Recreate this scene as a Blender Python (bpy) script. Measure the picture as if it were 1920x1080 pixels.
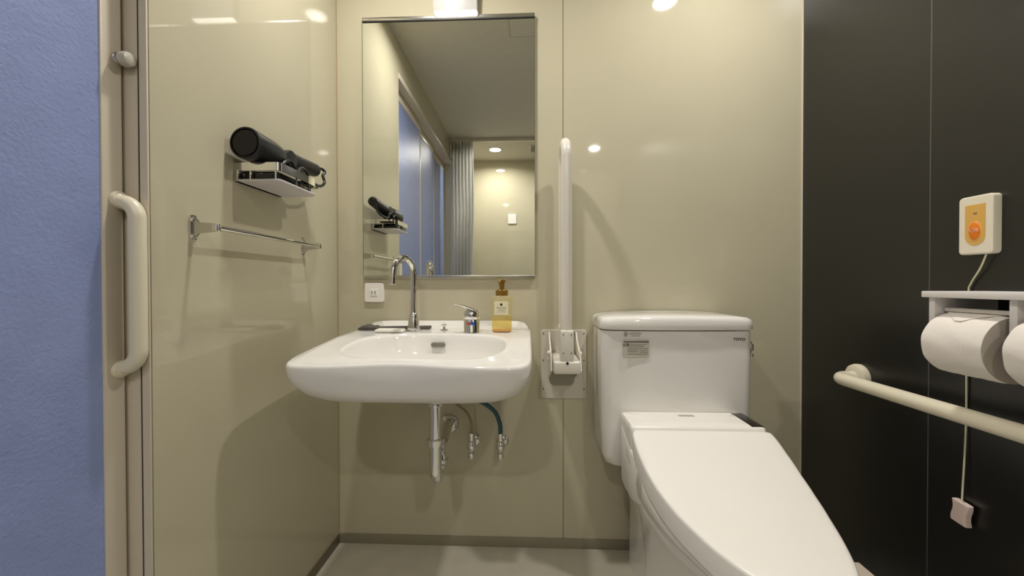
import bpy, bmesh, math, random
from mathutils import Vector, Matrix
from math import pi, sin, cos, radians

for o in list(bpy.data.objects):
    bpy.data.objects.remove(o, do_unlink=True)
scene = bpy.context.scene
COL = scene.collection

# ------------------------------------------------------------------ camera
CAM_H = .925
yaw, pit, rol = radians(2.33), radians(.57), .0018
fw = Vector((-sin(yaw)*cos(pit), cos(yaw)*cos(pit), -sin(pit)))
rt = Vector((cos(yaw), sin(yaw), 0)); up = rt.cross(fw)
rt2 = rt*cos(rol) - up*sin(rol); up2 = up*cos(rol) + rt*sin(rol)
cd = bpy.data.cameras.new('camera'); cam = bpy.data.objects.new('camera', cd)
COL.objects.link(cam)
cd.sensor_width = 36; cd.lens = 740/1920*36; cd.clip_start = .02
M = Matrix.Identity(4)
for i in range(3):
    M[i][0] = rt2[i]; M[i][1] = up2[i]; M[i][2] = -fw[i]
M[2][3] = CAM_H
cam.matrix_world = M
scene.camera = cam

# ------------------------------------------------------------------ world, exposure
w = bpy.data.worlds.new('world'); scene.world = w; w.use_nodes = True
w.node_tree.nodes['Background'].inputs[0].default_value = (.02, .022, .03, 1)
w.node_tree.nodes['Background'].inputs[1].default_value = 1
vs = scene.view_settings
vs.view_transform = 'Standard'; vs.look = 'None'; vs.exposure = 0.0; vs.gamma = 1
vs.use_curve_mapping = False

CEIL = 2.2
LAMP_W = 6.5
LAMP_SPREAD = 160
LAMP_COL = (1, .965, .93)
LAMPS = [(.620, .935, 'round ceiling downlight above the toilet', 1.0),
         (-.355, .915, 'round ceiling downlight above the washbasin', 1.0),
         (-.309, -1.007, 'round ceiling downlight behind the white shower curtain', 1.12),
         (.622, -.985, 'round ceiling downlight over the right of the shower area', 1.12)]

# ------------------------------------------------------------------ materials
def srgb(r, g, b):
    f = lambda v: ((v/255+.055)/1.055)**2.4 if v > 10.3 else v/255/12.92
    return (f(r), f(g), f(b), 1)

def mat(name, col, rough=.4, metal=0, spec=.5, noise=None, bump=None, emit=None, coat=0, sss=0, trans=0, ior=1.5):
    m = bpy.data.materials.new(name); m.use_nodes = True
    nt = m.node_tree; b = nt.nodes['Principled BSDF']
    b.inputs['Base Color'].default_value = col
    b.inputs['Roughness'].default_value = rough
    b.inputs['Metallic'].default_value = metal
    b.inputs['Specular IOR Level'].default_value = spec
    b.inputs['IOR'].default_value = ior
    b.inputs['Coat Weight'].default_value = coat
    b.inputs['Coat Roughness'].default_value = .03
    b.inputs['Transmission Weight'].default_value = trans
    if emit:
        b.inputs['Emission Color'].default_value = emit[0]
        b.inputs['Emission Strength'].default_value = emit[1]
    if noise or bump:
        tc = nt.nodes.new('ShaderNodeTexCoord')
    if noise:       # (scale, amount, detail)
        n = nt.nodes.new('ShaderNodeTexNoise'); n.inputs['Scale'].default_value = noise[0]
        n.inputs['Detail'].default_value = noise[2]
        nt.links.new(tc.outputs['Object'], n.inputs['Vector'])
        r = nt.nodes.new('ShaderNodeMapRange')
        r.inputs[3].default_value = 1-noise[1]; r.inputs[4].default_value = 1+noise[1]
        r.inputs[1].default_value = .3; r.inputs[2].default_value = .7
        nt.links.new(n.outputs['Fac'], r.inputs[0])
        mx = nt.nodes.new('ShaderNodeVectorMath'); mx.operation = 'SCALE'
        mx.inputs[0].default_value = col[:3]
        nt.links.new(r.outputs[0], mx.inputs['Scale'])
        nt.links.new(mx.outputs[0], b.inputs['Base Color'])
    if bump:        # (scale, strength, distance, detail)
        n = nt.nodes.new('ShaderNodeTexNoise'); n.inputs['Scale'].default_value = bump[0]
        n.inputs['Detail'].default_value = bump[3]
        nt.links.new(tc.outputs['Object'], n.inputs['Vector'])
        bp = nt.nodes.new('ShaderNodeBump'); bp.inputs['Strength'].default_value = bump[1]
        bp.inputs['Distance'].default_value = bump[2]
        nt.links.new(n.outputs['Fac'], bp.inputs['Height'])
        nt.links.new(bp.outputs[0], b.inputs['Normal'])
    return m

def seam(m, axis, pos, half, col):
    """a narrow joint between two wall panels, at object coordinate pos"""
    nt = m.node_tree; b = nt.nodes['Principled BSDF']
    tc = nt.nodes.new('ShaderNodeTexCoord'); sp = nt.nodes.new('ShaderNodeSeparateXYZ')
    nt.links.new(tc.outputs['Object'], sp.inputs[0])
    s = nt.nodes.new('ShaderNodeMath'); s.operation = 'SUBTRACT'; s.inputs[1].default_value = pos
    nt.links.new(sp.outputs[axis], s.inputs[0])
    a = nt.nodes.new('ShaderNodeMath'); a.operation = 'ABSOLUTE'; nt.links.new(s.outputs[0], a.inputs[0])
    l = nt.nodes.new('ShaderNodeMath'); l.operation = 'LESS_THAN'; l.inputs[1].default_value = half
    nt.links.new(a.outputs[0], l.inputs[0])
    mx = nt.nodes.new('ShaderNodeMix'); mx.data_type = 'RGBA'
    src = b.inputs['Base Color'].links
    if src: nt.links.new(src[0].from_socket, mx.inputs[6])
    else: mx.inputs[6].default_value = b.inputs['Base Color'].default_value
    mx.inputs[7].default_value = col
    nt.links.new(l.outputs[0], mx.inputs[0])
    nt.links.new(mx.outputs[2], b.inputs['Base Color'])

BEIGE = srgb(200, 193, 167)
def panel(name): return mat(name, BEIGE, rough=.04, spec=.5, noise=(3.2, .03, 6), bump=(2.2, .06, .003, 2))
m_back = panel('beige_panel_back'); seam(m_back, 0, .122, .0013, srgb(120, 106, 84))
m_left = panel('beige_panel_left')
m_far = panel('beige_panel_far')
m_black = mat('black_panel', srgb(5, 5, 6), rough=.34, spec=.85, bump=(160, .12, .001, 3), noise=(2.5, .08, 4))
seam(m_black, 1, .953, .0012, srgb(84, 84, 84))
m_floor = mat('grey_vinyl_floor', srgb(206, 201, 184), rough=.3, spec=.45, noise=(14, .05, 8))
m_ceil = mat('ceiling_white', srgb(205, 200, 184), rough=.7, noise=(20, .02, 4))
m_base = mat('grey_baseboard', srgb(146, 140, 120), rough=.4)
m_basel = mat('brown_grey_baseboard', srgb(112, 98, 78), rough=.4)
m_frame = mat('cream_door_frame', srgb(214, 204, 186), rough=.28)
m_dark = mat('dark_gap', srgb(70, 58, 42), rough=.6)
m_blue = mat('blue_frosted_glass', srgb(142, 157, 206), rough=.34, spec=.5, bump=(170, .9, .0012, 4), noise=(14, .05, 6))
m_cer = mat('white_ceramic', srgb(238, 235, 229), rough=.06, spec=.55, noise=(2, .008, 2))
m_plas = mat('white_plastic', srgb(246, 242, 234), rough=.25, noise=(2, .01, 2))
m_cream = mat('cream_resin', srgb(232, 224, 200), rough=.32, bump=(90, .1, .0008, 2))
m_steelw = mat('white_coated_steel', srgb(226, 221, 208), rough=.22, noise=(3, .01, 2))
m_chrome = mat('chrome', (.80, .80, .79, 1), rough=.045, metal=1, noise=(3, .01, 2))
m_satin = mat('satin_steel', (.62, .61, .58, 1), rough=.25, metal=1)
m_mirror = mat('mirror_silver', (.86, .875, .84, 1), rough=0.0, metal=1)
m_blackp = mat('black_plastic', srgb(12, 12, 13), rough=.42, noise=(40, .05, 3))
m_blackg = mat('black_gloss', srgb(14, 13, 13), rough=.1)
m_hole = mat('dark_opening', srgb(40, 38, 34), rough=.6)
m_grille = mat('grey_overflow', srgb(128, 124, 112), rough=.35)
m_gold = mat('bronze_gold_plastic', srgb(146, 112, 44), rough=.25, metal=.35)
m_paper = mat('toilet_paper', srgb(236, 229, 220), rough=.9, bump=(70, .35, .002, 6))
m_paperend = mat('toilet_paper_end', srgb(196, 188, 176), rough=.95, bump=(200, .3, .001, 4))
m_lilac = mat('pale_plastic_holder', srgb(230, 225, 222), rough=.35)
m_cord = mat('pale_cord', srgb(216, 214, 178), rough=.6)
m_curtain = mat('white_curtain', srgb(238, 238, 238), rough=.6, bump=(60, .2, .002, 3))
_nt = m_curtain.node_tree; _t = _nt.nodes.new('ShaderNodeBsdfTranslucent'); _t.inputs[0].default_value = srgb(236, 236, 234)
_m = _nt.nodes.new('ShaderNodeMixShader'); _m.inputs[0].default_value = .6
_nt.links.new(_nt.nodes['Principled BSDF'].outputs[0], _m.inputs[1]); _nt.links.new(_t.outputs[0], _m.inputs[2])
_nt.links.new(_m.outputs[0], _nt.nodes['Material Output'].inputs[0])
m_teal = mat('teal_hose', srgb(38, 84, 96), rough=.3)
m_braid = mat('braided_hose', srgb(164, 148, 124), rough=.3, metal=.6, bump=(900, .6, .001, 1))
m_tray = mat('dark_grey_fabric', srgb(78, 74, 68), rough=.6, bump=(260, .6, .002, 3))
m_card = mat('white_card', srgb(240, 236, 224), rough=.5)
m_orange = mat('orange_button', srgb(240, 130, 24), rough=.35)
m_amber = mat('amber_panel', srgb(226, 178, 92), rough=.35)
m_pinkt = mat('pale_pink_print', srgb(250, 190, 160), rough=.5)
m_print = mat('grey_print', srgb(110, 106, 98), rough=.5)
m_print2 = mat('pale_grey_print', srgb(166, 162, 152), rough=.5)
m_printd = mat('dark_print', srgb(48, 44, 40), rough=.5)
m_red = mat('red_mark', srgb(200, 60, 80), rough=.4)
m_bluem = mat('blue_mark', srgb(30, 90, 170), rough=.4)
m_cyan = mat('light_blue_print', srgb(120, 190, 214), rough=.4)
m_pink = mat('pinkish_plastic', srgb(226, 206, 196), rough=.4)
m_lens = mat('lit_lens', srgb(255, 250, 235), rough=.4, emit=(srgb(255, 248, 232), 40))
m_strip = mat('lit_strip', srgb(255, 250, 240), rough=.4, emit=(srgb(255, 250, 240), 6))
m_opal = mat('opal_cover', srgb(206, 205, 200), rough=.3)
m_sticker = mat('notice_sticker', srgb(196, 192, 178), rough=.5)

def thinglass(name, col, fac, rough=.05):
    m = bpy.data.materials.new(name); m.use_nodes = True; nt = m.node_tree
    b = nt.nodes['Principled BSDF']; out = nt.nodes['Material Output']
    b.inputs['Base Color'].default_value = col; b.inputs['Roughness'].default_value = rough
    t = nt.nodes.new('ShaderNodeBsdfTransparent'); t.inputs[0].default_value = col
    mx = nt.nodes.new('ShaderNodeMixShader'); mx.inputs[0].default_value = fac
    nt.links.new(t.outputs[0], mx.inputs[1]); nt.links.new(b.outputs[0], mx.inputs[2])
    nt.links.new(mx.outputs[0], out.inputs[0]); return m
m_bottle = thinglass('clear_yellow_plastic', srgb(253, 249, 228), .13)
m_liquid = thinglass('yellow_soap', srgb(250, 241, 188), .12)
m_labelp = mat('cream_label', srgb(232, 224, 190), rough=.5)
m_amberb = mat('amber_soap_bottom', srgb(224, 160, 50), rough=.3)

# ------------------------------------------------------------------ geometry helpers
def link(name, bm, m, parent=None, smooth=True, ang=35):
    me = bpy.data.meshes.new(name)
    bmesh.ops.recalc_face_normals(bm, faces=bm.faces)
    bm.to_mesh(me); bm.free()
    o = bpy.data.objects.new(name, me); COL.objects.link(o)
    me.materials.append(m)
    if smooth:
        me.polygons.foreach_set('use_smooth', [True]*len(me.polygons))
        me.set_sharp_from_angle(angle=radians(ang))
    if parent is not None:
        o.parent = parent
        o.matrix_parent_inverse = Matrix.Translation(-Vector(parent.location)) if parent.type == 'EMPTY' else Matrix.Identity(4)
    return o

def thing(name, label, cat, loc=(0, 0, 0), group=None):
    o = bpy.data.objects.new(name, None); COL.objects.link(o)
    o.location = loc; o.empty_display_size = .02
    o['label'] = label; o['category'] = cat
    if group: o['group'] = group
    return o

def tag(o, label, cat, group=None):
    o['label'] = label; o['category'] = cat
    if group: o['group'] = group
    return o

def struct(name, bm, m, parent=None):
    o = link(name, bm, m, parent)
    if parent is None: o['kind'] = 'structure'
    return o

def add_box(bm, x0, x1, y0, y1, z0, z1, bev=0, seg=2):
    r = bmesh.ops.create_cube(bm, size=1)
    vs_ = r['verts']
    for v in vs_:
        v.co = Vector(((x0+x1)/2+v.co.x*(x1-x0), (y0+y1)/2+v.co.y*(y1-y0), (z0+z1)/2+v.co.z*(z1-z0)))
    if bev:
        es = set(e for v in vs_ for e in v.link_edges)
        bmesh.ops.bevel(bm, geom=list(es), offset=bev, segments=seg, affect='EDGES', profile=.5)
    return bm

def box(x0, x1, y0, y1, z0, z1, bev=0, seg=2):
    return add_box(bmesh.new(), x0, x1, y0, y1, z0, z1, bev, seg)

def add_loft(bm, loops, cap0=True, cap1=True, closed=True):
    rows = [[bm.verts.new(p) for p in L] for L in loops]
    n = len(rows[0])
    for a, b in zip(rows, rows[1:]):
        for i in range(n if closed else n-1):
            j = (i+1) % n
            bm.faces.new((a[i], a[j], b[j], b[i]))
    if closed:
        for flag, row in ((cap0, rows[0]), (cap1, rows[-1])):
            if flag:
                c = Vector((0, 0, 0))
                for v in row: c += v.co
                cv = bm.verts.new(c/n)
                for i in range(n): bm.faces.new((row[i], row[(i+1) % n], cv))
    return bm

def add_tube(bm, path, r, n=20, cap=True):
    P = [Vector(p) for p in path]; k = len(P)
    rr = r if isinstance(r, (list, tuple)) else [r]*k
    T = []
    for i in range(k):
        a = P[max(i-1, 0)]; b = P[min(i+1, k-1)]
        T.append((b-a).normalized())
    u = T[0].orthogonal().normalized(); loops = []
    for i in range(k):
        u = (u - T[i]*u.dot(T[i]))
        u = u.normalized() if u.length > 1e-6 else T[i].orthogonal().normalized()
        v = T[i].cross(u)
        loops.append([P[i] + (u*cos(2*pi*j/n) + v*sin(2*pi*j/n))*rr[i] for j in range(n)])
    return add_loft(bm, loops, cap, cap)

def tube(path, r, n=20): return add_tube(bmesh.new(), path, r, n)

def add_lathe(bm, prof, origin, axis='Z', n=40):
    """prof: (radius, height) pairs along the axis from origin"""
    o = Vector(origin); loops = []
    for r, h in prof:
        L = []
        for j in range(n):
            a = 2*pi*j/n; c, s = cos(a)*r, sin(a)*r
            if axis == 'Z': L.append(o+Vector((c, s, h)))
            elif axis == 'Y': L.append(o+Vector((c, h, s)))
            else: L.append(o+Vector((h, c, s)))
        loops.append(L)
    return add_loft(bm, loops)

def lathe(prof, origin, axis='Z', n=40): return add_lathe(bmesh.new(), prof, origin, axis, n)

def arc(c, a0, a1, r, u, v, n=12):
    c, u, v = Vector(c), Vector(u), Vector(v)
    return [c+u*(r*cos(a0+(a1-a0)*i/n))+v*(r*sin(a0+(a1-a0)*i/n)) for i in range(n+1)]

def interp(tab, x):
    if x <= tab[0][0]: return tab[0][1]
    for (a, va), (b, vb) in zip(tab, tab[1:]):
        if x <= b: return va+(vb-va)*(x-a)/(b-a)
    return tab[-1][1]

def smoothline(pts, sub=6, closed=False):
    P = [Vector(p) for p in pts]; n = len(P); out = []
    for i in range(n if closed else n-1):
        if closed: p0, p1, p2, p3 = P[(i-1) % n], P[i], P[(i+1) % n], P[(i+2) % n]
        else: p0, p1, p2, p3 = P[max(i-1, 0)], P[i], P[i+1], P[min(i+2, n-1)]
        for s in range(sub):
            t = s/sub
            out.append(.5*((2*p1)+(p2-p0)*t+(2*p0-5*p1+4*p2-p3)*t*t+(3*p1-p0-3*p2+p3)*t**3))
    if not closed: out.append(P[-1])
    return out

def rrect(x0, x1, y0, y1, r, n=6):
    """rounded rectangle in a plane, counter-clockwise (a, b) pairs"""
    out = []
    for cx, cy, a in ((x1-r, y1-r, 0), (x0+r, y1-r, pi/2), (x0+r, y0+r, pi), (x1-r, y0+r, 1.5*pi)):
        for i in range(n+1):
            t = a+pi/2*i/n; out.append((cx+r*cos(t), cy+r*sin(t)))
    return out

def plate_y(x0, x1, z0, z1, y_back, th, r, edge=.002):
    """rounded plate on a wall, front facing -y"""
    bm = bmesh.new(); L = []
    for ins, y in ((0, y_back), (0, y_back-th+edge), (edge*.3, y_back-th+edge*.3), (edge, y_back-th), (edge*1.5, y_back-th)):
        L.append([(a, y, b) for a, b in rrect(x0+ins, x1-ins, z0+ins, z1-ins, max(r-ins, .0005))])
    return add_loft(bm, L)

def plate_x(y0, y1, z0, z1, x_back, th, r, edge=.002, sgn=-1):
    bm = bmesh.new(); L = []
    for ins, x in ((0, x_back), (0, x_back+sgn*(th-edge)), (edge*.3, x_back+sgn*(th-edge*.3)), (edge, x_back+sgn*th), (edge*1.5, x_back+sgn*th)):
        L.append([(x, a, b) for a, b in rrect(y0+ins, y1-ins, z0+ins, z1-ins, max(r-ins, .0005))])
    return add_loft(bm, L)

def text(name, s, size, loc, rot, m, parent, bold=0.0, sx=1):
    cu = bpy.data.curves.new(name, 'FONT'); cu.body = s; cu.size = size
    cu.align_x = 'CENTER'; cu.align_y = 'CENTER'; cu.extrude = .00015; cu.offset = bold
    o = bpy.data.objects.new('tmp_text', cu); COL.objects.link(o)
    bpy.context.view_layer.update()
    me = bpy.data.meshes.new_from_object(o.evaluated_get(bpy.context.evaluated_depsgraph_get()))
    COL.objects.unlink(o); bpy.data.objects.remove(o)
    Mx = Matrix.Translation(loc) @ rot.to_4x4() @ Matrix.Diagonal((sx, 1, 1, 1))
    me.transform(Mx); me.materials.clear(); me.materials.append(m)
    o = bpy.data.objects.new(name, me); COL.objects.link(o)
    if parent is not None:
        o.parent = parent
        if parent.type == 'EMPTY': o.matrix_parent_inverse = Matrix.Translation(-Vector(parent.location))
    return o
ROT_Y = Matrix.Rotation(pi/2, 3, 'X')                               # reads from -y
ROT_X = Matrix.Rotation(-pi/2, 3, 'Z') @ Matrix.Rotation(pi/2, 3, 'X')   # reads from -x
ROT_Z = Matrix.Identity(3)

# ------------------------------------------------------------------ room
XL, XR, YB, YF = -.678, .929, 1.38, -1.35
T = .06
struct('floor', box(XL-.16, XR+T, YF-T, YB+T, -.06, 0), m_floor)
struct('ceiling', box(XL-.16, XR+T, YF-T, YB+T, CEIL, CEIL+.05), m_ceil)
struct('wall_back', box(XL-.16, XR+T, YB, YB+T, 0, CEIL), m_back)
struct('wall_right', box(XR, XR+T, YF, YB, 0, CEIL), m_black)
struct('wall_front', box(XL-.16, XR, YF-T, YF, 0, CEIL), m_far)
DOOR_TOP = 2.005
DY0, DY1 = -.83, .6845
bm = box(XL-.16, XL, DY1, YB, 0, CEIL)
add_box(bm, XL-.16, XL, DY0, DY1, DOOR_TOP+.03, CEIL)
add_box(bm, XL-.16, XL, YF, DY0, 0, CEIL)
struct('wall_left', bm, m_left)
struct('baseboard_back', box(XL, XR, YB-.004, YB, 0, .035, .001), m_base)
struct('baseboard_left', box(XL, XL+.004, DY1, YB-.004, 0, .035, .001), m_basel)
struct('baseboard_right', box(XR-.004, XR, YF, YB-.004, 0, .035, .001), mat('black_baseboard', srgb(34, 34, 34), rough=.5))
# corner caulk strips
struct('trim_1', box(XL, XL+.003, YB-.003, YB, .035, CEIL), mat('tan_caulk', srgb(178, 158, 124), rough=.5))
struct('trim_2', box(XR-.0025, XR, YB-.003, YB, .035, CEIL), mat('cream_caulk', srgb(222, 214, 196), rough=.5))
# door frame: jamb beside the wall panel, header over the sliding leaves
bm = box(XL-.155, XL-.0005, .6795, .683, 0, DOOR_TOP, .0005)
add_box(bm, XL-.155, XL+.004, DY0, .683, DOOR_TOP, DOOR_TOP+.03, .0015)
struct('trim_3', bm, m_frame)
struct('trim_4', box(XL-.15, XL-.003, .683, DY1, 0, DOOR_TOP), m_dark)
struct('trim_5', box(XL-.0165, XL-.0145, .6788, .6800, 0, DOOR_TOP), m_dark)
# sliding door: blue frosted leaves with narrow cream stiles
door = thing('door_1', 'blue frosted sliding door with cream stiles in the left wall', 'door', (XL-.06, .3, 0))
door['kind'] = 'structure'
leaves = [(.108, .674, XL-.04, .035), (-.348, .16, XL-.060, .03), (-.815, -.30, XL-.080, .03)]
for k, (y0, y1, xs, sw) in enumerate(leaves):
    tk = .018
    pn = link('glass_panel', box(xs-tk+.005, xs-.003, y0+.012, y1-sw, .03, DOOR_TOP-.055), m_blue, door)
    bm = box(xs-tk, xs, y1-sw, y1, .004, DOOR_TOP-.004, .002)
    link('stile', bm, m_frame, door)
    link('stile', box(xs-tk, xs, y0, y0+.014, .004, DOOR_TOP-.004, .002), m_frame, door)
    link('rail', box(xs-tk, xs, y0+.014, y1-sw, DOOR_TOP-.057, DOOR_TOP-.004, .002), m_frame, door)
    link('rail', box(xs-tk, xs, y0+.014, y1-sw, .004, .035, .002), m_frame, door)
struct('wall_outer', box(XL-.20, XL-.16, YF, YB, 0, CEIL), m_frame)
# door pull: D-shaped
t = thing('door_pull', 'cream D-shaped grab handle fixed upright to the sliding door stile', 'handle', (XL-.04, .658, .925))
gx = XL-.0045; hy = .664
zt, zb, hr = 1.070, .780, .0128
path = [(XL-.040, hy, zt+.006)] + arc((gx-.03, hy, zt-.03), pi/2, 0, .03, (1, 0, 0), (0, 0, 1), 8) \
     + arc((gx-.03, hy, zb+.03), 0, -pi/2, .03, (1, 0, 0), (0, 0, 1), 8) + [(XL-.040, hy, zb-.006)]
link('grip', tube([path[0]]+path[1:-1]+[path[-1]], hr, 24), m_cream, t)
for z in (zt+.004, zb-.004):
    link('mount', lathe([(.0145, 0), (.015, .004), (.0135, .007)], (XL-.040, hy, z), 'X'), m_cream, t)
# coat knob
t = thing('coat_knob', 'small grey round knob high on the cream door stile', 'hook', (XL-.04, .66, 1.32))
link('back_disc', lathe([(.009, 0), (.0105, .002), (.0095, .005)], (XL-.04, .666, 1.321), 'X'), m_satin, t)
link('knob', lathe([(.006, .004), (.0065, .009), (.0115, .010), (.0125, .013), (.0125, .020), (.011, .024), (.006, .026)],
     (XL-.04, .666, 1.319), 'X'), mat('grey_knob', srgb(196, 190, 176), rough=.3), t)

# ceiling: hatch, curtain rail, vent
h = tag(link('ceiling_hatch', box(-.085, .30, .70, 1.05, CEIL-.004, CEIL, .001), m_ceil), 'square pale access hatch in the ceiling', 'hatch')
link('hatch_frame', box(-.097, .312, .688, 1.062, CEIL-.0022, CEIL-.0002), mat('hatch_rim', srgb(186, 182, 168), rough=.5), h)
tag(link('curtain_rail', box(XL, XR, -.735, -.705, CEIL-.028, CEIL, .002), m_frame), 'pale curtain rail running across the ceiling', 'rail')
v = thing('ceiling_vent', 'small dark louvred vent in the ceiling past the curtain rail', 'vent', (.06, -.99, CEIL))
link('frame', box(.02, .17, -1.08, -.90, CEIL-.006, CEIL, .002), m_frame, v)
for i in range(7):
    link('slot', box(.034+i*.018, .044+i*.018, -1.07, -.91, CEIL-.0075, CEIL-.005), m_hole, v)
# curtain
bm = bmesh.new(); N = 150; loops = []
for k in range(14):
    z = CEIL-.03-(CEIL-.03-.22)*k/13; row = []
    for i in range(N+1):
        u = i/N; x = XL+.004+u*(.19+.008*sin(k*.5))
        row.append((x, -.72+.028*sin(u*2*pi*6.5+.25*k*.3)*(.7+.3*sin(k*.7+u*4))+.006*sin(u*40+k), z))
    loops.append(row)
add_loft(bm, loops, closed=False)
cur = link('shower_curtain', bm, m_curtain, ang=180)
sm = cur.modifiers.new('thickness', 'SOLIDIFY'); sm.thickness = .0012
tag(cur, 'white shower curtain bunched at the left wall under the ceiling rail', 'curtain')
tag(link('wall_plate', plate_y(-.205, -.12, 1.55, 1.655, YF, -.008, .008), m_plas), 'small white square plate on the far shower wall', 'plate')
# (front wall faces +y, so the plate grows towards +y)
# downlights
for x, y, lab, k in LAMPS:
    t = thing('downlight', lab, 'ceiling light', (x, y, CEIL), 'round downlights in the ceiling')
    bm = bmesh.new()
    add_loft(bm, [[(x+r*cos(a*2*pi/48), y+r*sin(a*2*pi/48), z) for a in range(48)] for r, z in
                  ((.064, CEIL), (.064, CEIL-.003), (.060, CEIL-.005), (.053, CEIL-.004), (.051, CEIL-.0005))], False, False)
    link('trim_ring', bm, m_plas, t)
    link('lens', lathe([(.0505, -.0015), (.0505, -.0005)], (x, y, CEIL)), m_lens, t)
    ld = bpy.data.lights.new('downlight_bulb', 'AREA'); ld.shape = 'DISK'; ld.size = .07; ld.spread = radians(LAMP_SPREAD)
    ld.energy = LAMP_W*k; ld.color = LAMP_COL
    lo = bpy.data.objects.new('downlight_bulb', ld); COL.objects.link(lo)
    lo.location = (0, 0, -.004); lo.parent = t

# lamp over the mirror
t = thing('mirror_lamp', 'white box wall lamp glowing above the mirror', 'lamp', (-.25, 1.37, 1.83))
bm = bmesh.new()
add_loft(bm, [[(x, y, z) for x, y in rrect(-.324-d*.5, -.172+d*.0, 1.350-d, YB-.0005, .003, 3)] for z, d in
              ((1.862, 0), (1.93, .006), (2.00, .010), (2.04, .010))])
link('cover', bm, m_opal, t)
link('light_strip', box(-.320, -.176, 1.353, 1.376, 1.8575, 1.8625, .0008), m_strip, t)

# ------------------------------------------------------------------ mirror
MX0, MX1, MZ0, MZ1 = -.5785, .0235, .952, 1.847
t = thing('wall_mirror', 'tall frameless rectangular wall mirror above the washbasin', 'mirror', (-.277, 1.37, .95))
link('glass', box(MX0, MX1, YB-.011, YB-.006, MZ0, MZ1), m_mirror, t, smooth=False)
link('backing', box(MX0+.012, MX1-.012, YB-.0062, YB-.0005, MZ0+.01, MZ1-.01), m_dark, t)
edge = mat('ground_glass_edge', srgb(96, 104, 88), rough=.2)
link('side_edge', box(MX1, MX1+.0012, YB-.0115, YB-.006, MZ0, MZ1), edge, t)
link('side_edge', box(MX0-.0012, MX0, YB-.0115, YB-.006, MZ0, MZ1), edge, t)
bm = box(MX0-.001, MX1+.001, YB-.014, YB-.0005, MZ1-.002, MZ1+.010, .001)
link('top_channel', bm, m_satin, t)
link('gasket', box(MX0, MX1, YB-.0145, YB-.0105, MZ1-.006, MZ1-.002), m_hole, t)
link('bottom_channel', box(MX0-.001, MX1+.001, YB-.015, YB-.0005, MZ0-.006, MZ0+.004, .001), m_satin, t)

# socket
t = thing('power_socket', 'white square wall socket under the left end of the mirror', 'socket', (-.543, YB, .895))
link('plate', plate_y(-.578, -.509, .861, .931, YB, .009, .008, .003), m_plas, t)
link('outlet_insert', plate_y(-.556, -.531, .884, .908, YB-.0085, .0025, .002, .001), m_plas, t)
for x in (-.5495, -.5385):
    link('slot', box(x-.001, x+.001, YB-.0118, YB-.0108, .891, .901), m_hole, t)

# ------------------------------------------------------------------ washbasin
SCX = -.2735
RIM = [(.85, .747), (.91, .754), (1.0, .7625), (1.124, .773), (1.28, .777), (1.325, .778), (1.352, .794), (1.378, .797)]
def superr(th, a, b, n): return (abs(cos(th)/a)**n+abs(sin(th)/b)**n)**(-1/n)
NS = 144
def dent(x, y): return .026*math.exp(-((x-SCX+.02)/.13)**2)*max(0, min(1, (1.1-y)/.2))
def outer():
    out = []
    for i in range(NS):
        th = 2*pi*i/NS; a, b, cy = .2825, .2700, 1.108
        r = superr(th, a, b, 11 if sin(th) < 0 else 8)
        x, y = SCX+r*cos(th), cy+r*sin(th)
        out.append((x, y+dent(x, y)))
    return out
def under():
    out = []
    for i in range(NS):
        th = 2*pi*i/NS; r = superr(th, .2825, .2700, 4.0 if sin(th) < 0 else 6)
        out.append((SCX+r*cos(th), 1.108+r*sin(th)))
    return out
def inner():
    out = []
    for i in range(NS):
        th = 2*pi*i/NS; a, b, cy = .209, .154, 1.031
        r = superr(th, a, b, 2.6)
        x, y = SCX+.006+r*cos(th), cy+r*sin(th)
        out.append((x, y+dent(x, y)))
    return out
O_, I_, U_ = outer(), inner(), under()
icx, icy = SCX+.006, 1.04
loops = []
for s, dz in ((.06, -.118), (.3, -.115), (.55, -.108), (.74, -.094), (.86, -.07), (.93, -.042), (.965, -.018), (.985, -.007), (1.0, -.0015), (1.02, 0)):
    loops.append([(icx+(x-icx)*s, icy+(y-icy)*s, interp(RIM, min(y, 1.20))+dz) for x, y in I_])
for t_ in (.12, .3, .5, .68, .80):
    L = []
    for (x0, y0), (x1, y1) in zip(I_, O_):
        x, y = x0+(x1-x0)*t_, y0+(y1-y0)*t_
        L.append((x, y, interp(RIM, y)-.0015*sin(pi*t_)))
    loops.append(L)
for sx, sy, dz in ((.987, .989, .0003), (.995, .996, -.002), (1, 1, -.007), (1, 1, -.03), (.995, .994, -.052), (.978, .976, -.072),
                   (.94, .935, -.089), (.86, .86, -.102), (.70, .74, -.122), (.45, .55, -.145), (.15, .42, -.155)):
    L = []
    kb = max(0, min(1, (-dz-.024)/.085))
    for (xo, yo), (xu, yu) in zip(O_, U_):
        x, y = xo+(xu-xo)*kb, yo+(yu-yo)*kb
        zz = interp(RIM, min(y, 1.378)) if dz > -.02 else interp(RIM, min(y, 1.30))
        k = 1 if y < 1.25 else 0
        L.append((SCX+(x-SCX)*sx, 1.3785-(1.3785-y)*sy if y < 1.37 else y, zz+dz))
    loops.append(L)
sink = thing('washbasin', 'white ceramic wall-hung washbasin with a concave front rim', 'sink', (SCX, 1.11, .6))
bs = link('basin', add_loft(bmesh.new(), loops), m_cer, sink, ang=80)
# overflow slot on the rear wall of the bowl
ov = bmesh.new()
add_loft(ov, [[(a, y, b) for a, b in rrect(-.290+i, -.248-i, .737+i, .7505-i, .006)] for i, y in ((0, 1.176), (0, 1.1665), (.0015, 1.1655))])
link('overflow_slot', ov, m_grille, sink)
link('drain', lathe([(.018, 0), (.021, .002), (.016, .003)], (icx, icy, .645)), m_chrome, sink)
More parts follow.
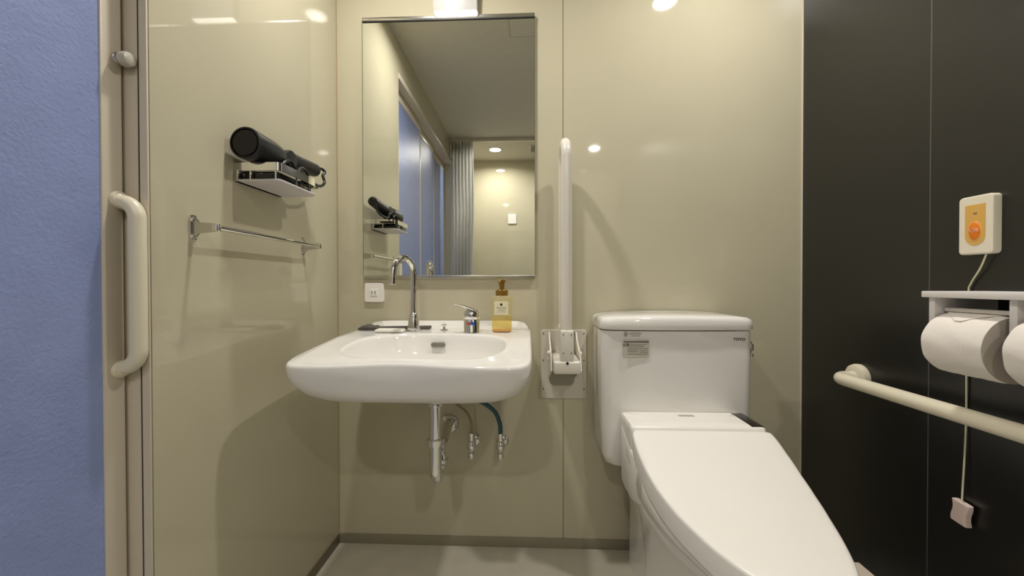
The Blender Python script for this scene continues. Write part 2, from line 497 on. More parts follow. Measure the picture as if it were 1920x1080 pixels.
# hair drain plug knob
kn = lathe([(.013, 0), (.013, .0015), (.004, .003), (.0035, .011), (.0085, .013), (.009, .017), (.004, .019)], (-.273, 1.275, .7765))
link('plug_knob', kn, m_chrome, sink)

# tall gooseneck spout
FX, FY, FZ = -.368, 1.255, .7755
t = thing('gooseneck_spout', 'tall curved chrome gooseneck spout on the basin deck', 'tap', (FX, FY, FZ))
link('base', lathe([(.0215, 0), (.0215, .009), (.019, .011), (.0185, .018), (.0135, .052), (.0115, .056), (.0095, .058)], (FX, FY, FZ)), m_chrome, t)
d = Vector((-.36, -1, 0)).normalized()
R = .050; zc = .957
path = [(FX, FY, FZ+.05), (FX, FY, .86), (FX, FY, .93)]
c = Vector((FX, FY, zc))+d*R
path += arc(c, pi, pi*.04, R, d, (0, 0, 1), 22)
end = Vector(path[-1]); tail = end+Vector((d.x*.10, d.y*.10, -1)).normalized()*.026
path += [tail]
link('spout_pipe', tube(path, .0098, 24), m_chrome, t)
dd = (tail-end).normalized()
link('aerator', tube([tail-dd*.012, tail-dd*.010, tail+dd*.012, tail+dd*.013], [.0102, .0118, .0118, .0102], 24), m_chrome, t)
# mixer
MXx, MXy, MZz = -.176, 1.225, .7755
t = thing('lever_mixer', 'short chrome lever mixer with red and blue mark on the basin deck', 'tap', (MXx, MXy, MZz))
link('body', lathe([(.0255, 0), (.0255, .002), (.0245, .004), (.0245, .040), (.0238, .041), (.0245, .042), (.0245, .060), (.020, .068), (.008, .072)], (MXx, MXy, MZz)), m_chrome, t)
lv = bmesh.new(); L = []
for u, wd, th, z in ((0.0245, .008, .006, .056), (.019, .018, .012, .060), (0, .021, .014, .070), (-.020, .018, .010, .0785), (-.036, .015, .006, .085), (-.052, .011, .004, .088), (-.068, .003, .002, .087)):
    dv = Vector((.90, .43, 0)); pv = Vector((-.43, .90, 0))
    base = Vector((MXx, MXy, MZz+z))+dv*u
    L.append([base+pv*(wd*cos(a*pi/8))+Vector((0, 0, th*.5*sin(a*pi/8))) for a in range(16)])
link('lever', add_loft(lv, L), m_chrome, t, ang=60)
for s, mm in ((-1, m_red), (1, m_bluem)):
    bm = bmesh.new(); rows = []
    a0, a1 = (-2.05, -1.62) if s < 0 else (-1.60, -1.05)
    for z in (.0245, .0335):
        rows.append([(MXx+.0247*cos(a0+(a1-a0)*i/6), MXy+.0247*sin(a0+(a1-a0)*i/6), MZz+z) for i in range(7)])
    rows2 = [[(MXx+(x-MXx)*1.02, MXy+(y-MXy)*1.02, z) for x, y, z in r] for r in rows]
    add_loft(bm, [rows[0]+rows[1][::-1], rows2[0]+rows2[1][::-1]])
    link('temperature_mark', bm, mm, t)['label'] = 'red hot mark' if s < 0 else 'blue cold mark'

# soap bottle
SX, SY, SZ = -.083, 1.245, .776
t = thing('soap_bottle', 'clear pump bottle of yellow soap with gold-brown cap on the basin deck', 'bottle', (SX, SY, SZ))
def sq(hw, hd, z, r): return [(SX+a, SY+b, SZ+z) for a, b in rrect(-hw, hw, -hd, hd, r, 8)]
link('bottle_body', add_loft(bmesh.new(), [sq(.0285, .020, 0, .017), sq(.031, .0222, .003, .019), sq(.0325, .0235, .05, .021),
     sq(.0345, .0245, .103, .022), sq(.034, .024, .109, .022), sq(.030, .021, .1125, .019), sq(.019, .017, .1135, .015)]), m_bottle, t)
link('liquid', add_loft(bmesh.new(), [sq(.028, .019, .002, .016), sq(.0298, .0212, .006, .018), sq(.0312, .0224, .046, .019)]), m_liquid, t)
link('amber_base', add_loft(bmesh.new(), [sq(.0284, .0196, .0008, .016), sq(.0305, .0218, .005, .018)]), m_amberb, t)['label'] = 'amber bottom of the bottle'
link('collar', lathe([(.0185, .112), (.0195, .113), (.0195, .129), (.018, .131)], (SX, SY, SZ)), m_gold, t)
link('pump_stem', lathe([(.0085, .130), (.0085, .134), (.0075, .138), (.0095, .150), (.0105, .156)], (SX, SY, SZ)), m_gold, t)
ph = lathe([(.0105, .155), (.0125, .157), (.0125, .162), (.010, .164)], (SX, SY, SZ))
add_tube(ph, [(SX, SY, SZ+.160), (SX-.004, SY-.03, SZ+.160), (SX-.005, SY-.034, SZ+.155)], [.006, .0045, .004], 12)
link('pump_head', ph, m_gold, t)
lb = link('label_sticker', plate_y(SX-.0215, SX+.0215, SZ+.054, SZ+.095, SY-.0238, .0012, .001, .0003), m_labelp, t)
lb.rotation_euler = (0, 0, 0)
yl = SY-.0252
link('emblem', lathe([(.004, 0), (.004, -.0004)], (SX, yl+.0001, SZ+.0855), 'Y'), m_printd, lb)
text('print', 'Hand Soap', .0068, Vector((SX, yl, SZ+.0755)), ROT_Y, m_print, lb)
link('print', box(SX-.011, SX+.011, yl-.0002, yl+.0001, SZ+.0680, SZ+.0690), m_print, lb)
link('print', box(SX-.016, SX+.016, yl-.0002, yl+.0001, SZ+.0625, SZ+.0631), m_print, lb)

# dark pouch and white card on the deck
bm = bmesh.new(); L = []
for i in range(26):
    u = i/25; x = -.548+.225*u
    if u < .28: hh, dw = .016+.0025*sin(u*120), .021+.0015*sin(u*90)
    else: hh, dw = .0105, .014
    if i == 0: hh, dw = .007, .016
    yy = 1.275-.012*(1-u)+ .02*u
    zb = interp(RIM, yy)+.0005
    L.append([(x, yy+dw*cos(a*pi/8), zb+hh*.5+hh*.5*sin(a*pi/8)) for a in range(16)])
tag(link('folded_pouch', add_loft(bm, L), m_tray, ang=80), 'dark grey ribbed cloth pouch lying on the left of the basin deck', 'pouch')
bm = bmesh.new()
add_loft(bm, [[(x, y, interp(RIM, y)+.0008+z) for x, y in rrect(-.478+i, -.388-i, 1.205+i, 1.243-i, .006)] for z, i in ((0, .001), (.004, 0), (.0075, .0015), (.0085, .004))])
tag(link('soap_bar', bm, m_card), 'flat white wrapped soap lying in front of the dark pouch', 'soap')

# waste trap
PX = -.259
t = thing('waste_trap', 'chrome waste pipe with a U-bend hanging under the washbasin', 'pipe', (PX, 1.09, .4))
link('drain_nut', lathe([(.021, .617), (.0225, .615), (.0225, .598), (.020, .594), (.0235, .593), (.0235, .588), (.019, .585)], (PX, 1.09, 0)), m_chrome, t)
RU = .036
pth = [(PX, 1.09, .60), (PX, 1.09, .50), (PX, 1.09, .43)] + arc((PX, 1.09+RU, .408), pi, 2*pi, RU, (0, 1, 0), (0, 0, 1), 16)[0:] \
    + arc((PX-.006, 1.09+2*RU+.026, .412), pi, pi/2, .026, (0, 1, 0), (0, 0, 1), 8)[1:] + [(PX-.020, YB, .438)]
link('trap_pipe', tube(pth, .0172, 24), m_chrome, t)
link('coupling_nut', lathe([(.019, -.011), (.0245, -.010), (.0245, .006), (.019, .008)], (PX, 1.09, .488)), m_chrome, t)
link('coupling_nut', lathe([(.0185, -.006), (.0215, -.005), (.0215, .005), (.0185, .006)], (PX-.001, 1.09+2*RU, .402)), m_chrome, t)
link('wall_flange', lathe([(.034, -.001), (.034, -.004), (.030, -.010), (.020, -.016), (.0175, -.017)], (PX-.020, YB, .432), 'Y'), m_chrome, t)

def valve(x, z, lab, hose_mat, hose_r, path):
    t = thing('stop_valve', lab, 'valve', (x, YB, z), 'chrome stop valves under the basin')
    link('flange', lathe([(.022, -.0005), (.022, -.003), (.016, -.009), (.009, -.011)], (x+.004, YB, z), 'Y'), m_chrome, t)
    bm = tube([(x+.004, YB-.005, z), (x+.002, YB-.03, z), (x, YB-.048, z)], [.009, .0095, .010], 20)
    add_lathe(bm, [(.0085, -.018), (.0135, -.013), (.0155, -.004), (.0155, .006), (.0125, .014), (.009, .018), (.0088, .030), (.0105, .031), (.0105, .044), (.007, .045)], (x, YB-.05, z), 'Z', 24)
    link('valve_body', bm, m_chrome, t)
    link('spindle', lathe([(.0065, -.014), (.0075, -.020), (.0115, -.023), (.0125, -.034), (.0095, -.041), (.005, -.043)], (x-.001, YB-.05, z-.002), 'Z', 24), m_chrome, t)
    h = tube(smoothline(path, 8), hose_r, 14)
    return t, link('hose', h, hose_mat, t)
valve(-.193, .376, 'chrome stop valve with thin brown braided hose beside the waste pipe', m_braid, .0042,
      [(-.193, YB-.05, .40), (-.193, YB-.05, .43), (-.195, YB-.055, .465), (-.208, YB-.085, .505), (-.228, 1.24, .545), (-.24, 1.19, .585), (-.24, 1.19, .60)])
valve(-.094, .376, 'chrome stop valve with thick teal hose, right of the braided one', m_teal, .0075,
      [(-.094, YB-.05, .40), (-.094, YB-.05, .428), (-.097, YB-.05, .455), (-.112, YB-.06, .495), (-.150, YB-.08, .532), (-.200, 1.28, .556), (-.235, 1.26, .585), (-.24, 1.25, .60)])

# ------------------------------------------------------------------ flip-up grab bar between basin and toilet
GX = .118
t = thing('folding_grab_bar', 'white folding support rail raised upright on a wall plate beside the washbasin', 'grab bar', (GX, YB, .65))
bp = link('wall_plate', plate_y(.0445, .202, .5265, .7665, YB, .006, .010, .002), m_steelw, t)
for x, z in ((.053, .753), (.053, .66), (.193, .753), (.193, .66), (.193, .56), (.053, .56)):
    link('screw', lathe([(.0022, -.0065), (.0022, -.0072)], (x, YB, z), 'Y', 12), m_hole, bp)
# two arms joined by a bend at the top
zt = 1.372
yF_, yB_ = 1.215, 1.335
rb = (yB_-yF_)/2
path = [(GX, yF_, .69), (GX, yF_, 1.0), (GX, yF_, zt-rb)] + arc((GX, (yF_+yB_)/2, zt-rb), pi, 0, rb, (0, 1, 0), (0, 0, 1), 20)[1:] + [(GX, yB_, 1.0), (GX, yB_, .70)]
link('rail_tube', tube(path, .0165, 26), m_steelw, t)
link('arm_sleeve', box(GX-.0205, GX+.0205, yF_-.0215, yF_+.02, .688, .785, .006, 3), m_steelw, t)
for x in (GX-.012, GX+.012):
    for z in (.772, .716):
        link('screw', lathe([(.0018, -.0218), (.0018, -.0225)], (x, yF_, z), 'Y', 10), m_hole, t)
bm = box(GX-.041, GX+.041, yF_-.024, YB-.006, .652, .691, .006, 3)
link('hinge_block', bm, m_steelw, t)
link('keyhole', lathe([(.0045, -.0243), (.0045, -.0248)], (GX, yF_, .686), 'Y', 16), m_hole, t)
for s in (-1, 1):
    bm = bmesh.new()
    prof = [(YB-.006, .70), (YB-.006, .76), (YB-.03, .762), (YB-.055, .735), (yF_+.03, .70), (yF_+.01, .655), (YB-.006, .60)]
    x0 = GX+s*.043; x1 = GX+s*.048
    add_loft(bm, [[(x0, a, b) for a, b in prof], [(x1, a, b) for a, b in prof]])
    link('side_cheek', bm, m_steelw, t, ang=20)
    link('pivot_cap', lathe([(.007, 0), (.0075, s*.004), (.004, s*.008)], (x1, YB-.10, .702 if s < 0 else .70), 'X', 20), m_plas, t)
link('pivot_cap', lathe([(.006, 0), (.0065, -.003), (.003, -.006)], (GX-.048, YB-.09, .681), 'X', 20), m_plas, t)
link('stop_pin', lathe([(.004, 0), (.0045, .01), (.002, .014)], (GX-.019, yF_+.03, .785), 'Z', 14), m_plas, t)
link('rating_label', box(GX+.024, GX+.052, YB-.0072, YB-.0058, .744, .758), m_sticker, bp)
link('print', box(GX+.026, GX+.050, YB-.0076, YB-.007, .747, .7485), m_print, bp)
link('print', box(GX+.026, GX+.045, YB-.0076, YB-.007, .752, .755), m_print, bp)
lo = link('lower_recess', plate_y(GX-.045, GX+.042, .572, .655, YB-.0055, .0015, .018, .0005), mat('recess_grey', srgb(176, 172, 160), rough=.35), bp)

# ------------------------------------------------------------------ toilet
TCX = .448
to = thing('toilet', 'white toilet with closed lid and cistern against the beige wall', 'toilet', (TCX, .95, 0))
def tk(x0, x1, y0, y1, r, z, n=8, bulge=0.0):
    out = []
    for a, b in rrect(x0, x1, y0, y1, r, n):
        u = (a-(x0+x1)/2)/((x1-x0)/2)
        if b < y0+r+.001: b -= bulge*(1-u*u)
        out.append((a, b, z))
    return out
def sub(poly, k=6):      # add points along the long straight edges
    out = []; n = len(poly)
    for i in range(n):
        a, b = Vector(poly[i]), Vector(poly[(i+1) % n]); out.append(a)
        if (b-a).length > .05:
            for j in range(1, k): out.append(a.lerp(b, j/k))
    return out
x0, x1 = .220, .662
L = []
for z, dx, fy in ((.372, .05, .035), (.376, .03, .02), (.386, .014, .008), (.41, .006, .003), (.50, .003, 0), (.70, 0, 0), (.7865, 0, 0)):
    L.append([Vector((v[0], v[1], z)) for v in sub(tk(x0+dx, x1-dx, 1.180+fy, YB-.012, .03, z))])
for row in L:
    for v in row:
        if v.y < 1.25: v.y -= .012*(1-((v.x-TCX+.007)/.222)**2)
tank = link('cistern', add_loft(bmesh.new(), L), m_cer, to, ang=50)
L = []
for z, g in ((.7895, -.001), (.790, .003), (.792, .0045), (.812, .0035), (.819, 0), (.8235, -.006), (.826, -.03), (.8275, -.07)):
    row = [Vector((v[0], v[1], z)) for v in sub(tk(x0-g, x1+g, 1.176-g, YB-.006, .034 if g > -.02 else .03, z))]
    for v in row:
        u = ((v.x-TCX+.007)/.222)
        if v.y < 1.25: v.y -= .014*(1-u*u)
        if z > .81: v.z += .006*(1-u*u)
    L.append(row)
link('cistern_lid', add_loft(bmesh.new(), L), m_cer, to, ang=50)
lev = lathe([(.011, 0), (.012, .003), (.010, .007), (.006, .009)], (x1, 1.215, .742), 'X', 20)
add_box(lev, x1+.004, x1+.012, 1.205, 1.225, .705, .745, .003)
link('flush_lever', lev, m_chrome, to)
# marks on the cistern
ym = 1.1675
st = link('notice_sticker', box(.2785, .3535, ym, ym+.0012, .722-.012, .763-.004), m_sticker, tank)
link('print', box(.280, .352, ym-.0004, ym+.0002, .7530, .7575), m_print, st)
for i, (a, b, z) in enumerate(((.292, .345, .747), (.291, .338, .742), (.292, .350, .736), (.291, .322, .731), (.325, .350, .730), (.291, .320, .7255), (.325, .350, .7245), (.291, .350, .7185))):
    link('print', box(a, b, ym-.0004, ym+.0002, z, z+.0013), m_print, st)
text('print', '注意', .010, Vector((.2860, ym-.0003, .7455)), ROT_Y, m_printd, st)
text('logo', 'TOTO', .0105, Vector((.6145, 1.1735, .7625)), ROT_Y, m_printd, tank, .0002, 1.15)
lg = bmesh.new()
add_loft(lg, [[(.2865+.0048*cos(i*pi/12), ym+.0022-d, .7775+.0065*sin(i*pi/12)) for i in range(24)] for d in (0, .0006)])
link('logo', lg, m_print2, tank)
link('print', box(.294, .332, 1.1673, 1.1683, .7795, .7815), m_print2, tank)
link('print', box(.301, .328, 1.1668, 1.1678, .7730, .7745), m_print2, tank)
# washlet unit
L = []
def unit(y0, y1, xa, xb, z, r=.012): return [Vector((a, b, z)) for a, b in rrect(xa, xb, y0, y1, r, 6)]
UX0, UX1 = .270, .621
rows = [unit(1.05, 1.172, UX0+.004, UX1-.004, .43), unit(1.046, 1.172, UX0, UX1, .45), unit(1.044, 1.172, UX0, UX1, .535),
        unit(1.046, 1.170, UX0+.001, UX1-.001, .545), unit(1.050, 1.167, UX0+.004, UX1-.004, .5495), unit(1.08, 1.13, UX0+.06, UX1-.06, .5515, .01)]
wu = link('washlet_unit', add_loft(bmesh.new(), rows), m_plas, to, ang=50)
def zt_(y): return .5500
link('display_window', box(.585, .6165, 1.054, 1.163, .5485, .5508, .0006), m_blackg, wu)['label'] = 'glossy black sensor window'
link('badge', box(.425, .468, 1.125, 1.140, .5508, .5518, .0003), mat('badge_grey', srgb(178, 172, 158), rough=.4), wu)
for x in (.513, .529, .546):
    link('indicator', lathe([(.0028, 0), (.0028, .0005)], (x, 1.135, .5507), 'Z', 14), m_print2, wu)
link('indicator', lathe([(.0095, 0), (.0095, .0004)], (.571, 1.120, .5500), 'Z', 24), mat('pale_blue_ring', srgb(206, 224, 226), rough=.4), wu)
link('indicator', lathe([(.0032, 0), (.0032, .0005)], (.571, 1.120, .5504), 'Z', 14), m_cyan, wu)
# side covers of the unit
for s in (-1, 1):
    prof = [(1.150, .52), (1.150, .364), (1.142, .358), (1.10, .356), (1.035, .362), (.985, .376), (.94, .398), (.905, .425), (.905, .45), (1.03, .48)]
    xa = UX0+.001 if s < 0 else UX1-.001
    xb = xa-s*.03
    L = [[(xa+s*.003-s*.16*max(0, 1.02-v[0]), 1.04+(v[0]-1.04)*.95, .43+(v[1]-.43)*.94) for v in prof], [(xa-s*.16*max(0, 1.02-v[0]), v[0], v[1]) for v in prof], [(xb, v[0], v[1]) for v in prof]]
    link('side_cover', add_loft(bmesh.new(), L), m_plas, to, ang=50)
# lid, seat, bowl
half = [(0, 1.042), (.12, 1.042), (.168, 1.041), (.1785, 1.030), (.180, .99), (.176, .93), (.1645, .86), (.146, .79), (.117, .71), (.083, .648), (.043, .612), (0, .602)]
hs = smoothline([(a, b, 0) for a, b in half], 7)
full = [(v.x, v.y) for v in hs] + [(-v.x, v.y) for v in hs[-2:0:-1]]
ZL = [(.59, .449), (.65, .4505), (.72, .454), (.80, .4625), (.86, .474), (.92, .491), (.98, .516), (1.042, .546)]
def lidz(y): return interp(ZL, y)
def ring(s, f, yc=.83):
    out = []
    for x, y in full:
        X_, Y_ = TCX+x*s, yc+(y-yc)*s
        out.append((X_, Y_, f(Y_)))
    return out
L = [ring(s, lambda y, c=c: lidz(y)+c) for s, c in ((.1, .004), (.3, .0038), (.5, .0034), (.7, .0026), (.85, .0016), (.94, .0006), (.975, -.0006), (.992, -.003), (1, -.0075))]
L += [ring(1, lambda y: lidz(y)-.044), ring(.997, lambda y: lidz(y)-.0505), ring(.975, lambda y: lidz(y)-.051)]
link('toilet_lid', add_loft(bmesh.new(), L), m_plas, to, ang=55)
L = [ring(.95, lambda y: lidz(y)-.052), ring(.962, lambda y: lidz(y)-.0535), ring(.962, lambda y: min(.392, lidz(y)-.056)), ring(.95, lambda y: min(.390, lidz(y)-.058))]
link('seat', add_loft(bmesh.new(), L), m_plas, to, ang=55)
L = []
for z, sx, sy, y0 in ((.389, .93, .95, .84), (.382, .945, .965, .84), (.36, .93, .94, .85), (.32, .87, .88, .87), (.26, .79, .82, .90), (.18, .735, .78, .92), (.08, .72, .78, .93), (.01, .74, .80, .93), (0, .74, .80, .93)):
    L.append([(TCX+x*sx, y0+(y-.83)*sy, z) for x, y in full])
link('bowl', add_loft(bmesh.new(), L), m_cer, to, ang=60)
link('rear_pedestal', add_loft(bmesh.new(), [unit(1.03, 1.34, TCX-.115, TCX+.115, 0, .03), unit(1.03, 1.34, TCX-.112, TCX+.112, .2, .03), unit(1.03, 1.34, TCX-.14, TCX+.14, .34, .03), unit(1.03, 1.34, TCX-.15, TCX+.15, .378, .03)]), m_cer, to)

# beige bin by the toilet
t = thing('sanitary_bin', 'small beige lidded bin on the floor between toilet and black wall', 'bin', (.70, .86, 0))
bx0, bx1, by0, by1 = .655, .765, .70, .94
m_bin = mat('beige_bin', srgb(218, 204, 186), rough=.4)
link('body', box(bx0+.004, bx1-.004, by0+.004, by1-.004, 0, .262, .008, 3), m_bin, t)
link('lid', box(bx0, bx1, by0, by1, .258, .28, .003, 3), m_bin, t)

# ------------------------------------------------------------------ left wall: shelf, dryer, towel rail
SH0, SH1 = 1.163, 1.202     # z of plate and top of the gallery rail
def sh_out(inset, z):
    """shelf outline: wall edge, outer corners rounded"""
    y0, y1 = .885+inset, 1.056-inset
    x0, x1 = XL+.0005, XL+.110-inset
    pts = [(x0, y0), (x0, y1)]
    r = .028
    for cx, cy, a0 in ((x1-r, y1-r, pi/2), (x1-.010, y0+.010, 0)):
        rr = r if a0 else .010
        for i in range(9):
            a = a0-pi/2*i/8; pts.append((cx+rr*cos(a), cy+rr*sin(a)))
    return [Vector((x, y, z)) for x, y in pts]
sh = thing('corner_shelf', 'chrome-edged small wall shelf holding a hair dryer on the left wall', 'shelf', (XL, .97, 1.163))
link('shelf_plate', add_loft(bmesh.new(), [sh_out(.001, SH0), sh_out(0, SH0+.001), sh_out(0, SH0+.004), sh_out(.001, SH0+.005)]), mat('shelf_underside', srgb(206, 202, 204), rough=.3), sh)
bm = bmesh.new()
o1, i1 = sh_out(0, 0), sh_out(.0022, 0)
def railring(za, zb):
    bm = bmesh.new()
    P = o1[1:]+[o1[0]]; Q = i1[1:]+[i1[0]]
    n = len(P)
    for q, r_ in zip(P, Q): pass
    rows = [[Vector((p.x, p.y, za)) for p in P], [Vector((p.x, p.y, zb)) for p in P], [Vector((p.x, p.y, zb)) for p in Q], [Vector((p.x, p.y, za)) for p in Q]]
    rr = [[bm.verts.new(v) for v in r] for r in rows]
    for a in range(4):
        b = (a+1) % 4
        for i in range(n-1): bm.faces.new((rr[a][i], rr[a][i+1], rr[b][i+1], rr[b][i]))
    return bm
link('gallery_rail', railring(1.187, 1.206), m_chrome, sh, ang=25)
for x, y in ((XL+.040, .8862), (XL+.098, .889), (XL+.107, .955), (XL+.1065, 1.01), (XL+.05, 1.049)):
    link('post', box(x-.0014, x+.0014, y-.0014, y+.0014, SH0+.004, 1.188), m_chrome, sh)
link('wall_bracket', box(XL+.0003, XL+.012, .884, 1.051, SH0, 1.19, .001), m_satin, sh)
tag(link('black_case', box(XL+.014, XL+.100, .892, 1.035, SH0+.0052, SH0+.0245, .004, 3), m_blackg), 'glossy black flat case lying inside the chrome shelf', 'case')
tag(link('black_comb', box(XL+.045, XL+.098, 1.004, 1.074, SH0+.026, SH0+.032, .002, 2), m_blackg), 'black comb sticking out past the far end of the chrome shelf', 'comb')
# hair dryer
dr = thing('hair_dryer', 'black folded hair dryer lying on top of the chrome shelf', 'hair dryer', (XL+.056, 1.0, 1.24))
DX, DZ = XL+.045, 1.243
bm = lathe([(.030, .004), (.032, -.001), (.0355, 0), (.0362, .004), (.0355, .03), (.0345, .07), (.032, .095), (.027, .112), (.018, .120)], (DX, .862, DZ), 'Y', 40)
link('barrel', bm, m_blackp, dr)
link('intake_grille', lathe([(.0285, 0), (.0285, .003)], (DX, .8615, DZ), 'Y', 36), mat('dark_mesh', srgb(26, 22, 20), rough=.7, bump=(600, .8, .001, 1)), dr)
hp = [(DX, .955, DZ-.004), (DX, .985, DZ+.004), (DX, 1.02, DZ+.010), (DX, 1.07, DZ+.014), (DX, 1.12, DZ+.018), (DX, 1.150, DZ+.021), (DX, 1.155, DZ+.021)]
link('handle', tube(hp, [.021, .0235, .0235, .0215, .0205, .019, .011], 24), m_blackp, dr)
link('hinge', lathe([(.006, -.025), (.021, -.024), (.0225, -.018), (.0225, .020), (.021, .024), (.006, .025)], (DX, 1.0, DZ+.006), 'X', 30), m_blackp, dr)
link('nozzle_ring', lathe([(.0225, 0), (.024, .002), (.024, .005), (.0225, .006)], (DX, 1.018, DZ+.008), 'Y', 30), m_blackp, dr)
cord = []
for i in range(60):
    u = i/59; a = u*2*pi*2.2
    cord.append((DX+.020+.012*sin(a*.5+1), .95+.11*u+.010*cos(a), 1.207+.018*abs(sin(a))))
cord = smoothline([(DX+.010, 1.150, DZ+.024), (DX+.012, 1.168, DZ+.030), (DX+.018, 1.176, DZ+.022), (DX+.016, 1.168, DZ+.010), (DX+.022, 1.166, DZ-.012), (DX+.024, 1.140, 1.214), (DX+.03, 1.10, 1.208),
                   (DX+.032, 1.062, 1.209), (DX+.034, 1.050, 1.228), (DX+.034, 1.028, 1.234), (DX+.034, 1.012, 1.222), (DX+.033, 1.004, 1.209),
                   (DX+.034, .994, 1.226), (DX+.034, .975, 1.236), (DX+.034, .952, 1.226), (DX+.03, .94, 1.209), (DX+.01, .93, 1.207)], 6)
link('cord', tube(cord, .0042, 10), m_blackp, dr)

# towel rail
tr = thing('towel_rail', 'chrome towel rail with flat brackets on the left wall below the shelf', 'towel rail', (XL, .96, 1.04))
for y in (.772, 1.162):
    k = .72 if y > 1 else 1
    prof = [(XL, 1.062), (XL+.004, 1.0635), (XL+.010, 1.056), (XL+.014, 1.051), (XL+.040, 1.049), (XL+.054, 1.047), (XL+.054, 1.033), (XL+.040, 1.031), (XL+.014, 1.028), (XL+.010, 1.024), (XL+.004, 1.0165), (XL, 1.018)]
    bm = bmesh.new()
    add_loft(bm, [[(a, y-.003, b) for a, b in prof], [(a, y+.003, b) for a, b in prof]])
    b_ = link('bracket', bm, m_satin, tr, ang=20)
    link('base_plate', plate_x(y-.008, y+.008, 1.014, 1.066, XL, .003, .004, .001, sgn=1), m_chrome, tr)
    for z in (1.057, 1.023):
        link('screw', lathe([(.0045, .0025), (.005, .004), (.0035, .0065), (.001, .007)], (XL, y-.0045, z), 'X', 16), m_chrome, b_)
br = tube([(XL+.0495, .769, 1.040), (XL+.0495, 1.165, 1.040)], .0056, 20)
add_box(br, XL+.043, XL+.0565, .768, .778, 1.0325, 1.0475, .002)
add_box(br, XL+.043, XL+.0565, 1.158, 1.168, 1.0325, 1.0475, .002)
link('bar', br, m_chrome, tr)

# ------------------------------------------------------------------ right wall
# call button
t = thing('call_button', 'cream emergency call plate with orange oval button on the black wall', 'call button', (XR, .853, 1.045))
cy0, cy1, cz0, cz1 = .814, .877, .984, 1.104
link('plate', plate_x(cy0, cy1, cz0, cz1, XR, .016, .008, .003), mat('cream_plate', srgb(238, 230, 208), rough=.35), t)
def shield(x, ins):
    pts = []
    yc = (cy0+cy1)/2; hw = .0185-ins
    pts.append((x, yc+hw, 1.086-ins)); pts.append((x, yc-hw, 1.086-ins))
    for i in range(17):
        a = pi*i/16; pts.append((x, yc-hw*cos(a), 1.022+ins*.2-(.0195-ins)*sin(a)))
    return pts
link('amber_face', add_loft(bmesh.new(), [shield(XR-.0155, 0), shield(XR-.0168, .0004)]), m_amber, t, ang=20)
yc = (cy0+cy1)/2
def oval(x, a, b): return [(x, yc+a*cos(i*pi/18), 1.032+b*(1 if sin(i*pi/18) > 0 else 1)*sin(i*pi/18)) for i in range(36)]
link('button_rim', add_loft(bmesh.new(), [oval(XR-.0162, .0125, .0205), oval(XR-.0172, .0122, .020)]), mat('pale_amber_rim', srgb(240, 190, 110), rough=.35), t, ang=25)
btn = link('button', add_loft(bmesh.new(), [oval(XR-.017, .0108, .0180), oval(XR-.0182, .0104, .0175), oval(XR-.0186, .0096, .0165)]), m_orange, t, ang=60)
text('print', '呼出', .0095, Vector((XR-.0189, yc, 1.0325)), ROT_X, m_pinkt, btn, .0003)
link('indicator_light', box(XR-.0172, XR-.0166, yc-.004, yc+.003, 1.0665, 1.069), m_print, t)
# its cord and pull tag
cp = smoothline([(XR-.010, .830, .985), (XR-.008, .843, .955), (XR-.005, .862, .925), (XR-.004, .868, .90), (XR-.004, .870, .78), (XR-.004, .870, .62), (XR-.012, .869, .462)], 6)
pc = thing('pull_cord', 'pale cord with pinkish pull tag hanging below the call button', 'cord', (XR-.006, .83, .47))
link('cord', tube(cp, .0016, 8), m_cord, pc)
L = []
for k in range(9):
    u = k/8; z = .418+.044*u
    d = .004*sin(u*pi*1.6+.6)
    hw = .0150+.0010*cos(u*2*pi)
    slope = -.0
    L.append([(XR-.013+a, .868+b+d*.5, z+.12*b) for a, b in rrect(-.0075, .0075, -hw, hw, .004, 4)])
link('pull_tag', add_loft(bmesh.new(), L), m_pink, pc, ang=50)

# toilet roll holder
hd = thing('roll_holder', 'white double toilet roll holder with a shelf top on the black wall', 'roll holder', (XR, .69, .85))
link('shelf_top', box(XR-.130, XR-.0005, .505, .836, .897, .9095, .0015), m_lilac, hd)
for y in (.823, .692, .560):
    bm = box(XR-.120 if y < .8 else XR-.122, XR-.0005, y-.006, y+.006, .838, .897, .002)
    add_box(bm, XR-.085, XR-.030, y-.006, y+.006, .80, .84, .002)
    link('side_arm', bm, m_lilac, hd)
for y in (.7595, .626):
    bm = bmesh.new(); L = []
    prof = []
    for r_ in (.0605, .0635):
        rowp = [(XR-.0955+r_*cos(a), .809+r_*sin(a)) for a in [radians(38+ (96-38)*i/14) for i in range(15)]]
        prof.append(rowp)
    poly = prof[0]+prof[1][::-1]
    # rolled front lip
    L = [[(a, y+s_, b) for a, b in poly] for s_ in (-.056, .056)]
    add_loft(bm, L)
    a0 = radians(95); c_ = (XR-.0955+.0645*cos(a0), .809+.0645*sin(a0))
    add_tube(bm, [(c_[0], y-.056, c_[1]), (c_[0], y+.056, c_[1])], .0042, 12)
    link('cover_flap', bm, m_plas, hd, ang=30)
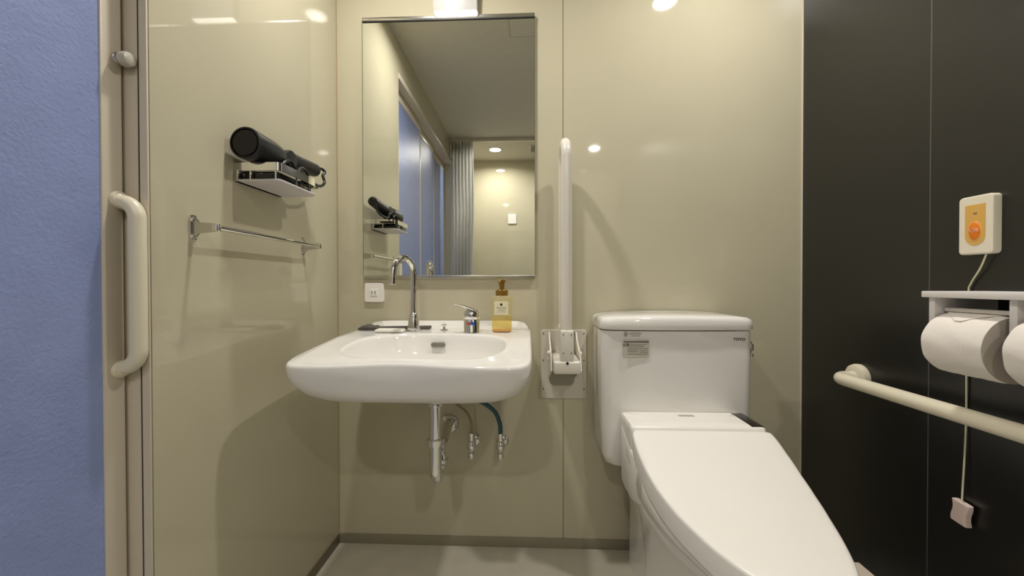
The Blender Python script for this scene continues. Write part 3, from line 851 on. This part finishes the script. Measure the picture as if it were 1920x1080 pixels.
def roll(y0, y1, label, m=None):
    t = thing('toilet_roll', label, 'toilet paper', (XR-.0955, (y0+y1)/2, .809), 'toilet rolls in the holder')
    cx, cz, r = XR-.0955, .809, .0585
    bm = bmesh.new(); rows = []
    for k in range(9):
        y = y0+(y1-y0)*k/8
        e = .0012 if k in (0, 8) else 0
        rows.append([(cx+(r-e+.0006*sin(j*.9+k))*cos(2*pi*j/60), y, cz+(r-e+.0006*sin(j*.7+k*2))*sin(2*pi*j/60)) for j in range(60)])
    add_loft(bm, rows, False, False)
    link('paper', bm, m_paper, t, ang=60)
    for y, dy in ((y0, .0003), (y1, -.0003)):
        bm = bmesh.new()
        add_loft(bm, [[(cx+q*cos(2*pi*j/48), y+dy, cz+q*sin(2*pi*j/48)) for j in range(48)] for q in (r-.001, .04, .019)]+
                 [[(cx+.019*cos(2*pi*j/48), y+dy*30, cz+.019*sin(2*pi*j/48)) for j in range(48)]], False, False)
        link('paper_end', bm, m_paperend, t)
    link('core', lathe([(.0185, 0), (.0185, y1-y0-.004), (.015, y1-y0-.004), (.015, 0)], (cx, y0+.002, cz), 'Y', 30), mat('card_core', srgb(120, 108, 92), rough=.9), t)
    # loose sheet end tucked under the flap
    return t
r1 = roll(.708, .812, 'white toilet roll in the far half of the holder, end face showing')
# loose triangular fold of the last sheet
bm = bmesh.new()
def onr(a, y, rr=.0592): return (XR-.0955+rr*cos(radians(a)), y, .809+rr*sin(radians(a)))
rows = []
for a in range(94, 134, 4):
    half_ = .047*(1-max(0, (a-98))/36)
    yc_ = .764
    rows.append([onr(a, yc_-half_+2*half_*i/10, .0600) for i in range(11)])
add_loft(bm, rows, closed=False)
fs = link('loose_sheet', bm, m_paper, r1); s_ = fs.modifiers.new('th', 'SOLIDIFY'); s_.thickness = .0006
roll(.574, .678, 'white toilet roll in the near half of the holder, cut by the photo edge')

# horizontal grab rail on the black wall
t = thing('wall_grab_rail', 'cream horizontal grab rail on the black wall beside the toilet', 'grab bar', (XR, .9, .67))
gz, gy = .663, 1.141
xa = XR-.070
rc = .035
path = [(XR-.004, gy, gz), (XR-.03, gy, gz), (xa+rc, gy, gz)] + arc((xa+rc, gy-rc, gz), pi/2, pi, rc, (1, 0, 0), (0, 1, 0), 10)[1:] + [(xa, gy-.1, gz), (xa, .6, gz), (xa, .30, gz), (xa, .045, gz)] \
     + arc((xa+rc, .045, gz), pi, 1.5*pi, rc, (1, 0, 0), (0, 1, 0), 10)[1:] + [(XR-.004, .010, gz)]
link('rail_tube', tube(path, .0165, 28), m_cream, t)
for y in (gy, .010):
    link('wall_flange', lathe([(.036, -.0005), (.0365, -.008), (.034, -.016), (.029, -.019), (.018, -.020)], (XR, y, gz), 'X', 40), m_cream, t)
